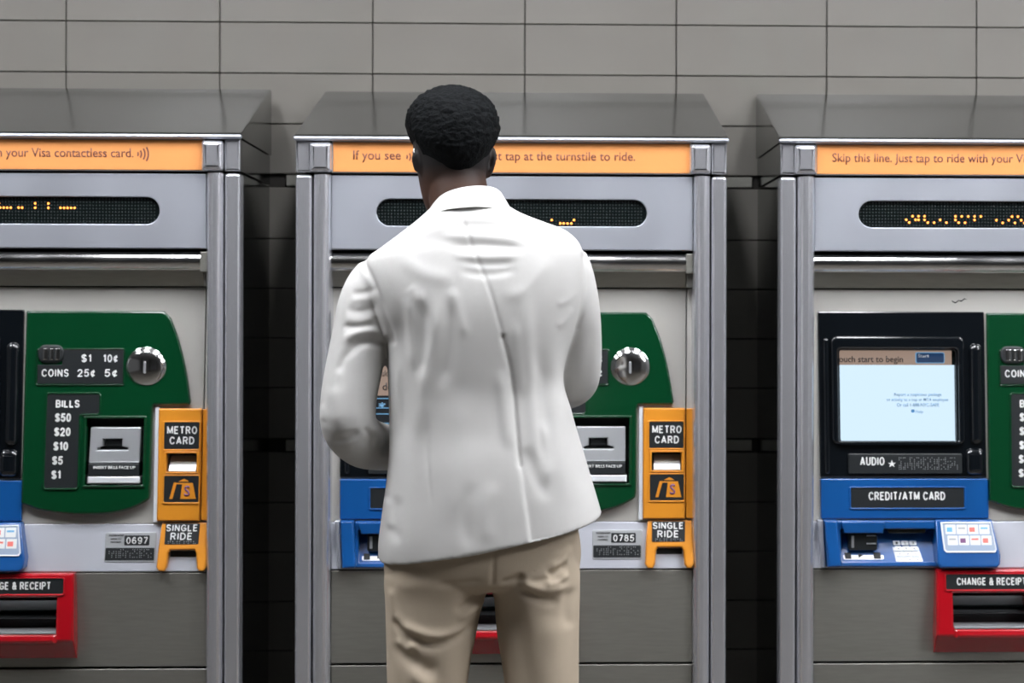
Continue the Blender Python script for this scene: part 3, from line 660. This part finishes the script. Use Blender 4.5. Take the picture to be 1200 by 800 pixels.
def fold_disp(me, folds, zmin=-9, back_only=True, noise_amp=0.0, nsc=9.0):
    n = len(me.vertices); co = np.empty(n*3, 'f'); me.vertices.foreach_get('co', co); co = co.reshape(-1, 3).astype(float)
    nr = np.empty(n*3, 'f'); me.vertex_normals.foreach_get('vector', nr); nr = nr.reshape(-1, 3).astype(float)
    wgt = np.clip(-nr[:, 1]*1.6+.25, 0, 1) if back_only else np.ones(n)
    wgt = wgt*np.clip((nr[:, 2]+.75)*3, 0, 1)
    disp = np.zeros(n); X, Z = co[:, 0], co[:, 2]
    for f in folds:
        kind, pl, sg, amp = f[:4]; yp_ = f[4] if len(f) > 4 else -.72
        pts = [P(a, b, yp_) for a, b in spline(pl, 4)]; best = np.full(n, 1e9); side = np.zeros(n); tt = np.zeros(n)
        L = [0]
        for p, q in zip(pts, pts[1:]): L.append(L[-1]+math.hypot(q.x-p.x, q.z-p.z))
        for k, (p, q) in enumerate(zip(pts, pts[1:])):
            dx, dz = q.x-p.x, q.z-p.z; l2 = dx*dx+dz*dz
            t = np.clip(((X-p.x)*dx+(Z-p.z)*dz)/l2, 0, 1); ex, ez = X-(p.x+t*dx), Z-(p.z+t*dz); d = np.hypot(ex, ez)
            m_ = d < best; best[m_] = d[m_]; side[m_] = np.sign(dx*ez-dz*ex)[m_]; tt[m_] = ((L[k]+t*math.sqrt(l2))/L[-1])[m_]
        s = sg/590.0
        env = np.clip(np.minimum(tt, 1-tt)*4, 0, 1); env = env*env*(3-2*env)
        if kind == 'g': disp += amp*np.exp(-(best/s)**2)*(.0+env)
        elif kind == 'e': disp += amp*np.exp(-(best/s)**2)*(np.clip(tt*4, 0, 1))      # open lower end
        elif kind == 'c': disp += amp*np.exp(-(best/s)**2)                            # constant
        elif kind == 's': disp += amp*(.5+.5*np.tanh(side*best/.0028))*np.exp(-(best/s)**1.2)*np.clip(tt*4, 0, 1)
    if noise_amp:
        nv = np.array([noise.noise(Vector((c[0]*nsc, c[1]*nsc, c[2]*nsc*.6))) for c in co]); disp2 = nv*noise_amp
    else: disp2 = 0
    co += nr*((disp*wgt+disp2)[:, None])
    me.vertices.foreach_set('co', co.astype('f').ravel()); me.update()

# --- head shape (local frame, face towards +y)
HC = P(533, 184, -.575); HM = Matrix.Translation(HC) @ Matrix.Rotation(math.radians(14), 4, 'Z') @ Matrix.Rotation(math.radians(-13), 4, 'X') @ Matrix.Rotation(math.radians(-1), 4, 'Y')
HP = [(-.128,.012,.074,-.045),(-.122,.026,.082,-.02),(-.108,.042,.088,.0),(-.085,.055,.089,.03),(-.06,.0625,.090,.055),(-.035,.067,.091,.074),(-.01,.071,.092,.088),(.015,.0745,.093,.097),(.04,.077,.092,.1),(.062,.074,.084,.096),(.08,.066,.072,.085),(.095,.053,.056,.067),(.106,.036,.037,.045),(.112,.018,.018,.022),(.1135,.004,.004,.004)]
HZ = spline(HP, 4)
def head_pt(az, q):
    z, w, f, b = q; cs, sn = math.cos(az), math.sin(az)
    x = w*math.copysign(abs(cs)**.92, cs); cy = (f-b)/2; hy = (f+b)/2
    y = cy+hy*math.copysign(abs(sn)**.95, sn)
    if sn > 0:
        g = lambda a, s: math.exp(-(a/s)**2)
        y += .024*g(x, .011)*g(z+.038, .014)+.012*g(x, .009)*g(z+.015, .018)
        y -= .008*(g(x-.031, .016)+g(x+.031, .016))*g(z-.004, .012)
        y += .004*g(x, .05)*g(z-.024, .008)+.007*g(x, .022)*(g(z+.071, .006)+g(z+.083, .006))-.002*g(x, .02)*g(z+.077, .003)
    return Vector((x, y, z))
body = bmesh.new()
NA = 64; rings = [[body.verts.new(HM @ head_pt(2*PI*j/NA, q)) for j in range(NA)] for q in HZ]
for A, B in zip(rings, rings[1:]):
    for j in range(NA): body.faces.new((A[j], A[(j+1)%NA], B[(j+1)%NA], B[j]))
body.faces.new(rings[0]); body.faces.new(rings[-1])
for s in (-1, 1):      # ears: a curved rim and a lobe
    rim = [(.069,.006,.012),(.079,.0,.019),(.085,-.010,.016),(.087,-.016,.002),(.084,-.015,-.014),(.079,-.008,-.028),(.074,.001,-.036)]
    eo = .013 if s < 0 else .004
    add_tube(body, [HM @ Vector((s*(x-eo), y, z-.004)) for x, y, z in rim], [.0045,.0055,.006,.006,.0055,.006,.006], 10)
    add_tube(body, [HM @ Vector((s*.071, .0, .006)), HM @ Vector((s*.076, -.008, -.008)), HM @ Vector((s*.072, -.001, -.026))], [.008, .009, .008], 10)
# neck, trunk, legs (all under the clothes)
def T_(px, py, y): return P(px, py, y)
add_tube(body, [HM @ Vector((0, -.012, -.02)), T_(539, 215, -.592), T_(543, 245, -.605), T_(552, 290, -.61)], [.057, .058, .0605, .07], 36)
add_tube(body, [T_(470, 335, -.61), T_(552, 305, -.61), T_(645, 318, -.60)], [.04, .07, .04], 20)
loft(body, [(500,300,610,290,-.61,.07,.07,0),(480,360,650,340,-.61,.10,.10,0),(486,440,640,430,-.61,.10,.09,0),(478,560,660,560,-.60,.11,.09,0),(474,650,668,650,-.60,.10,.09,0),(510,676,630,676,-.60,.06,.06,0)], 32, 3)
for (a, b, c) in ((512, 508, 508), (632, 641, 650)):
    add_tube(body, [T_(a, 690, -.60), T_(b, 850, -.60), T_(c-1, 1000, -.595), T_(c, 1130, -.60)], [.06, .052, .048, .036], 24)
    f = T_(c, 1150, -.60); add_tube(body, [(f.x, -.62, .055), (f.x, -.50, .04), (f.x, -.44, .035)], [.032, .03, .022], 16)
# arms: shoulder, elbow, wrist, hand
def arm(sh, el, wr):
    add_tube(body, [sh, (sh+el)/2, el, el+(wr-el)*.35, wr], [.036, .036, .034, .034, .026], 20)
def hand(W, d, up_, side, curl=(22, 34, 28), spread=.02):
    """W wrist, d hand axis, up_ back of the hand, side = direction of the thumb"""
    d = d.normalized(); up_ = (up_-d*up_.dot(d)).normalized(); s = side*d.cross(up_).normalized()
    lens = [(.040, .024, .020), (.044, .028, .021), (.041, .026, .021), (.032, .020, .018)]
    for i in range(4):
        o = (1.5-i)*spread; k = W+d*(.088-.006*abs(i-1))+s*o
        add_tube(body, [W+s*o*.55+d*.004, k], [.0135, .0115], 12)
        p = k; a = 0; pts = [k]
        for L_, c in zip(lens[i], curl):
            a += math.radians(c+2*i); dv = d*math.cos(a)-up_*math.sin(a)+s*(o*.9)
            p = p+dv.normalized()*L_; pts.append(p)
        add_tube(body, pts, [.0095, .0085, .0078, .0068], 12)
    b = W+s*.018+d*.018; dv = (d*.75+s*.62-up_*.25).normalized()
    p1 = b+dv*.042; p2 = p1+(d*.9+s*.25-up_*.3).normalized()*.032; p3 = p2+(d*.95-up_*.35).normalized()*.024
    add_tube(body, [W+d*.01+s*.006, b, p1, p2, p3], [.014, .0155, .0115, .0095, .0075], 12)
LS, LE, LW = T_(450, 345, -.61), T_(415, 500, -.62), T_(474, 527, -.40)
RS, RE, RW = T_(660, 325, -.60), T_(674, 452, -.49), T_(607, 470, -.27)
arm(LS, LE, LW); arm(RS, RE, RW)
hand(LW, Vector((.45, 1, .05)), Vector((-.2, .1, 1)), 1)
hand(RW, Vector((-.45, 1, .0)), Vector((.2, .15, 1)), -1)
bm_ = remesh(body, .0036, .5, 3, 'body')
skin = mat('dark brown skin', (66, 44, 33), .58, 0, spec=.3, var=.06, vscale=14, bump=.15, bscale=500)
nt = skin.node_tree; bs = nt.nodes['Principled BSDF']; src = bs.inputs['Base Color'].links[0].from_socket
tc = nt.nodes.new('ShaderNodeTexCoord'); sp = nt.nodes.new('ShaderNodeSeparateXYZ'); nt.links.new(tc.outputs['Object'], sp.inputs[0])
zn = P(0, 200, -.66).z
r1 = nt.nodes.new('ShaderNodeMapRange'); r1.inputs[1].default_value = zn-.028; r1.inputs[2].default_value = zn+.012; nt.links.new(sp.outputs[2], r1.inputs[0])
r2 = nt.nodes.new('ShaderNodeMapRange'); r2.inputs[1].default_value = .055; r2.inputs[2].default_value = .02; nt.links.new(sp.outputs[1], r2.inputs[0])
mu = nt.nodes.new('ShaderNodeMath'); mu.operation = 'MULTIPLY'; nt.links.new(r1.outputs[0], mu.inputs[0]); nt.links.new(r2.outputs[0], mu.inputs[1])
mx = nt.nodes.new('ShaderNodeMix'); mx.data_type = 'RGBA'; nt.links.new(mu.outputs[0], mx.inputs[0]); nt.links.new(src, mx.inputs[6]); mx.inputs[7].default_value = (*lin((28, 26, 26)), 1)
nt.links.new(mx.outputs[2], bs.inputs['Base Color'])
finish(bm_, skin, 'body')
# hair cap: thick on top, thinning to nothing at the nape and over the ears
hb = bmesh.new(); NA = 220; HZ2 = spline(HP[3:], 18); grid = []
for q in HZ2:
    row = []
    for j in range(NA):
        az = 2*PI*j/NA; p = head_pt(az, q); sn, cs = math.sin(az), math.cos(az)
        zh = -.068+.050*abs(cs)**1.5 if sn < 0 else (-.018+.085*min(1, sn*1.5))
        if abs(cs) > .93: zh = max(zh, .014)
        k = max(0, min(1, (q[0]-zh)/.055)); k = k*k*(3-2*k) if k > 0 else 0
        nd = Vector((p.x/.07, (p.y-.0)/.09, max(p.z, 0)/.085)).normalized()
        t = -.004+k*(.0175+.009*max(0, nd.z)+.003*(sn < 0))
        nz = noise.noise(p*130)*.0022+abs(noise.noise(p*280))*.0026
        row.append(hb.verts.new(HM @ (p+nd*(t+nz*k*1.3))))
    grid.append(row)
for A, B in zip(grid, grid[1:]):
    for j in range(NA): hb.faces.new((A[j], A[(j+1)%NA], B[(j+1)%NA], B[j]))
hb.faces.new(grid[-1])
me = bpy.data.meshes.new('hair'); bmesh.ops.recalc_face_normals(hb, faces=hb.faces); hb.to_mesh(me); hb.free(); finish(me, M['hair'], 'hair')
for s in (-1, 1):
    for nm, r, off, m_ in (('eye', .0118, 0, M['eye']), ('iris', .0055, .0078, M['iris'])):
        eb = bmesh.new(); bmesh.ops.create_uvsphere(eb, u_segments=16, v_segments=10, radius=r)
        c = HM @ Vector((s*.031, .077+off, .003))
        for v in eb.verts: v.co += c-Vector((MX, MY, 0))
        obj(nm, eb, m_, man)
sb = bmesh.new(); add_tube(sb, [HM @ Vector(p) for p in ((-.072,.035,.006),(-.074,.012,.014),(-.077,-.004,.012),(-.077,-.014,.002))], [.0022]*4, 10)
for v in sb.verts: v.co -= Vector((MX, MY, 0))
obj('ear_loop', sb, M['strap'], man)

# --- jacket: trunk and sleeves in one cloth
jk = bmesh.new()
JR = [(514,241,590,236,-.603,.078,.05,0),(496,257,612,249,-.606,.094,.07,0),(474,273,642,261,-.61,.103,.085,0),(450,291,668,272,-.612,.106,.095,0),
 (434,306,684,288,-.612,.115,.10,0),(432,335,688,312,-.612,.125,.105,0),(444,370,687,345,-.61,.132,.11,0),(457,402,680,380,-.608,.132,.112,0),
 (459,440,668,418,-.606,.128,.112,0),(461,485,664,446,-.604,.124,.11,0),(461,525,673,478,-.602,.128,.11,0),(458,560,682,510,-.602,.136,.115,.004),(453,600,694,550,-.602,.142,.12,.01),
 (449,632,703,582,-.602,.145,.12,.016),(449,652,708.5,601,-.602,.146,.12,.018)]
loft(jk, JR, 96, 6, .82)
lsl = [(455,325,-.61,.048),(444,337,-.61,.056),(434,360,-.612,.0575),(427,395,-.617,.0565),(419,435,-.624,.0555),(413,470,-.63,.0545),(414,500,-.625,.054),(428,517,-.57,.052),(446,523,-.50,.0495),(461,525,-.43,.046)]
add_tube(jk, [P(*q[:3]) for q in spline([q[:3] for q in lsl], 4)], [q[0] for q in spline([(q[3],) for q in lsl], 4)], 32, caps=False)
rsl = [(662,303,-.605,.05),(668,325,-.60,.055),(675,360,-.59,.054),(678,400,-.565,.052),(677,436,-.53,.0515),(672,448,-.48,.051),(655,455,-.42,.049),(628,462,-.34,.046)]
add_tube(jk, [P(*q[:3]) for q in spline([q[:3] for q in rsl], 4)], [q[0] for q in spline([(q[3],) for q in rsl], 4)], 32, caps=False)
bmesh.ops.recalc_face_normals(jk, faces=jk.faces)
jm = remesh(jk, .0034, .6, 7, 'jacket')
FO = [
 # centre back seam and vent
 ('c', [(545,256),(562,300),(580,345),(594,395)], 2.2, -.0016), ('c', [(594,395),(604,440),(610,500),(614,545)], 2.6, -.004),
 ('s', [(606,500),(614,545),(622,600),(629,648),(632,675)], 30, -.0055),
 # folds over the shoulders
 ('g', [(520,268),(560,264),(610,266),(650,276)], 5, -.0025), ('g', [(515,279),(560,278),(620,282)], 5, .0025), ('g', [(525,290),(570,288),(625,292)], 4.5, -.0028), ('g', [(530,300),(575,302),(620,300)], 4.5, .0022), ('g', [(540,318),(575,322),(615,316)], 5, -.002), ('g', [(545,308),(580,311),(612,308)], 4, -.0018),
 # long folds falling from the shoulder blades
 ('g', [(484,335),(494,348),(506,348)], 7, .0018), ('g', [(478,345),(474,400),(476,470),(470,540)], 13, -.007), ('g', [(486,340),(484,380),(488,440)], 7, .0035),
 ('g', [(500,350),(503,400),(497,450)], 8, -.005), ('g', [(520,345),(513,395),(502,450),(496,520)], 9, .005), ('g', [(534,345),(532,400),(522,460)], 8, -.004), ('g', [(534,335),(540,360),(552,400)], 6, .002),
 ('g', [(590,430),(596,480),(603,530)], 7, .004), ('g', [(620,330),(622,400),(630,470),(640,560)], 9, .0045), ('g', [(608,370),(612,420),(616,470)], 6, .003), ('g', [(634,400),(638,450),(644,500),(652,560)], 7, -.003), ('g', [(660,380),(654,430),(660,500),(668,600)], 9, .0045), ('g', [(632,440),(636,500),(642,545)], 5, -.003),
 ('g', [(640,490),(650,540),(640,570)], 7, .003), ('g', [(620,520),(634,560),(650,590)], 8, -.003), ('g', [(675,480),(685,540),(695,590)], 9, -.003),
 ('g', [(508,480),(506,540),(512,600)], 2.5, -.0012), ('g', [(545,450),(540,520),(548,620)], 22, .003), ('g', [(470,580),(466,620),(474,640)], 7, -.003),('g', [(457,585),(462,625)], 6, .003),
 # armhole seams
 ('c', [(426,306),(440,328),(452,360),(460,385),(463,402)], 3.2, -.0030, -.70), ('c', [(420,306),(434,329),(446,360),(455,392)], 5, .0028, -.70),
 ('c', [(688,300),(692,325),(690,355),(680,385)], 3, -.003, -.66), ('g', [(676,360),(668,375),(655,385)], 4, .0018), ('g', [(682,340),(670,352),(655,358)], 4, .0015),
 # sleeve creases
 ('g', [(414,345),(430,344),(450,338)], 4, -.0022, -.67), ('g', [(412,352),(430,352),(452,350)], 4, .0015, -.67), ('g', [(408,360),(425,366),(450,360)], 4, -.002, -.67), ('g', [(404,372),(425,378),(450,370)], 5, .0018, -.67),
 ('g', [(405,405),(420,392),(440,388),(463,398)], 5, .0045, -.67), ('g', [(412,412),(430,402),(462,403)], 5, -.0055, -.67), ('g', [(404,382),(420,384),(445,382)], 4, -.003, -.67), ('g', [(400,440),(410,418),(425,408)], 5, -.0028, -.67),
 ('g', [(432,500),(440,515),(436,526)], 3, -.0035, -.66), ('g', [(440,498),(445,512),(441,524)], 3, .003, -.66), ('g', [(380,475),(386,482),(384,494)], 5, .0018, -.64), ('g', [(395,530),(415,528),(435,520)], 5, .003, -.66), ('g', [(392,520),(410,514),(430,505)], 5, -.003, -.66),
 ('g', [(388,540),(410,532),(440,512)], 3, -.002, -.66), ('g', [(420,540),(436,530),(446,505)], 3, -.0022, -.66), ('g', [(470,420),(466,470),(470,520)], 4, .002), ('g', [(650,300),(620,340),(590,350)], 8, .002), ('g', [(470,300),(500,320),(540,330)], 9, .002), ('g', [(585,560),(575,600),(580,640)], 8, .002), ('g', [(560,560),(550,600),(556,645)], 7, -.002),
 ('g', [(396,450),(402,480),(398,505)], 10, .0025, -.66), ('g', [(700,380),(697,420),(688,455)], 8, -.002, -.62),
]
fold_disp(jm, FO, noise_amp=.0022, nsc=11)
finish(jm, M['jacket'], 'jacket')
# collar: folded leaf standing round the neck
cb = bmesh.new(); n = 72
def collar_pt(a, k, out):
    """a: azimuth, 0 = back, +-pi front; k 0 top, 1 folded bottom edge"""
    c = P(550, 240, -.605); sx, sy = .062+.023*k+out, .068+.018*k+out
    zt_ = .030-.016*(1-math.cos(a))-.004*math.sin(a)*0; zb_ = -.012-.020*(1-math.cos(a))
    x = c.x+math.sin(a)*sx+.004; y = c.y-math.cos(a)*sy-.005*k; z = c.z+zt_*(1-k)+zb_*k
    z += .009*math.sin(a)*(1-.3*k)
    return Vector((x, y, z))
rows = []
prof = [(1.0, -.004), (.5, -.003), (.1, -.002), (0, 0), (.08, .003), (.3, .0045), (.6, .006), (.9, .007), (1.0, .0066), (1.0, .003)]
for (k, o_) in prof: rows.append([cb.verts.new(collar_pt(-2.5+5.0*j/n, k, o_)) for j in range(n+1)])
for A, B in zip(rows, rows[1:]):
    for j in range(n): cb.faces.new((A[j], A[j+1], B[j+1], B[j]))
for j in range(n): cb.faces.new((rows[-1][j], rows[-1][j+1], rows[0][j+1], rows[0][j]))
for v in cb.verts: v.co -= Vector((MX, MY, 0))
obj('collar', cb, M['jacket'], man, ang=60)
# --- trousers
tr_ = bmesh.new()
loft(tr_, [(470,560,668,560,-.60,.10,.09,0),(462,600,678,600,-.60,.112,.095,0),(455,640,685,640,-.60,.122,.10,0),(455,668,684,662,-.60,.12,.10,0),(460,682,680,678,-.60,.105,.09,0),(475,690,665,688,-.60,.07,.06,0)], 80, 6, .84)
loft(tr_, [(458,640,574,640,-.60,.10,.09,0),(455,672,579,670,-.60,.113,.095,0),(455,688,577,688,-.60,.108,.095,0),(456,702,571,702,-.60,.104,.095,0),(457,740,562,740,-.60,.099,.09,0),(459,800,552,800,-.60,.094,.085,0),(464,900,547,900,-.60,.082,.075,0),(470,1000,545,1000,-.597,.072,.07,0),(473,1100,543,1100,-.60,.07,.072,0),(472,1146,544,1146,-.60,.072,.075,0)], 56, 6, .86)
loft(tr_, [(588,640,682,640,-.60,.10,.09,0),(580,672,684,668,-.60,.113,.095,0),(581,688,684,688,-.60,.108,.095,0),(584,702,684,702,-.60,.104,.095,0),(588,740,683,740,-.60,.099,.09,0),(597,800,683,800,-.60,.094,.085,0),(604,900,684,900,-.60,.082,.075,0),(612,1000,686,1000,-.597,.072,.07,0),(615,1100,686,1100,-.60,.07,.072,0),(614,1146,687,1146,-.60,.072,.075,0)], 56, 6, .86)
bmesh.ops.recalc_face_normals(tr_, faces=tr_.faces)
tm = remesh(tr_, .0042, .6, 6, 'trousers')
FT = [('c', [(584,600),(584,640),(582,684)], 2, -0.0035), ('g', [(470,745),(486,752),(512,757),(545,748),(575,720)], 5, -0.0071), ('g', [(462,728),(478,745),(500,752)], 4, -0.0059), ('g', [(465,722),(482,738),(520,748),(560,735)], 6, 0.0059),
 ('g', [(468,750),(480,764),(496,752)], 5, 0.0059), ('g', [(462,756),(480,770),(500,785),(515,800)], 9, -0.0071), ('g', [(480,790),(500,800),(510,830)], 10, 0.0048), ('g', [(512,686),(540,686),(575,680)], 4, -0.0035), ('g', [(535,722),(556,706),(576,696)], 5, -0.0071), ('g', [(540,732),(560,718),(574,712)], 4, 0.0053),
 ('g', [(590,688),(606,682),(622,676)], 5, -0.0083), ('g', [(610,690),(640,704),(664,706)], 5, -0.0071), ('g', [(610,680),(640,692),(676,690)], 5, 0.0059), ('g', [(645,676),(660,670),(672,662)], 4, -0.0071), ('g', [(640,686),(660,682),(674,674)], 4, 0.0059), ('g', [(620,684),(650,680),(668,682)], 4, -0.0035), ('g', [(645,668),(664,660),(674,640)], 5, 0.0048),
 ('g', [(595,705),(612,735),(620,780),(630,840)], 12, -0.0083), ('g', [(650,720),(656,770),(650,830)], 16, 0.0048), ('g', [(500,770),(520,800),(530,850)], 12, -0.0048), ('g', [(462,690),(466,715),(472,735)], 5, 0.0048), ('g', [(676,690),(670,720),(676,745)], 7, -0.0048)]
fold_disp(tm, FT, noise_amp=.004, nsc=9)
finish(tm, M['trousers'], 'trousers')
for c in (508, 650):     # shoes
    x = P(c, 0, -.60).x; s = -1 if c < 570 else 1
    hb = bmesh.new(); rings = []
    for (y, w_, z1) in ((-.672, .012, .05), (-.668, .026, .075), (-.64, .036, .088), (-.60, .038, .09), (-.55, .038, .08), (-.50, .044, .058), (-.45, .047, .045), (-.41, .040, .036), (-.385, .022, .028), (-.38, .010, .024)):
        rings.append([hb.verts.new((x+s*.06*(y+.60)+w_*math.cos(t)*(1 if math.sin(t) < 0 else 1-.25*math.sin(t))-MX, y-MY, .02+(z1-.02)*max(0, math.sin(t)) - .006*max(0, -math.sin(t)))) for t in [2*PI*k/24 for k in range(24)]])
    for A, B in zip(rings, rings[1:]):
        for j in range(24): hb.faces.new((A[j], A[(j+1)%24], B[(j+1)%24], B[j]))
    hb.faces.new(rings[0]); hb.faces.new(rings[-1]); sh = obj('shoe', hb, M['leather'], man, ang=60)
    hb = bmesh.new(); A = []; B = []
    for (y, w_) in ((-.676, .016), (-.66, .034), (-.60, .040), (-.55, .038), (-.50, .046), (-.45, .050), (-.41, .043), (-.38, .022)):
        A.append((x+s*.06*(y+.60)-w_-MX, y-MY)); B.append((x+s*.06*(y+.60)+w_-MX, y-MY))
    lp = A+B[::-1]; lo = [hb.verts.new((a, b, .0)) for a, b in lp]; hi = [hb.verts.new((a, b, .02)) for a, b in lp]
    for j in range(len(lp)): hb.faces.new((lo[j], lo[(j+1)%len(lp)], hi[(j+1)%len(lp)], hi[j]))
    hb.faces.new(lo); hb.faces.new(hi); obj('sole', hb, M['rubber'], sh)
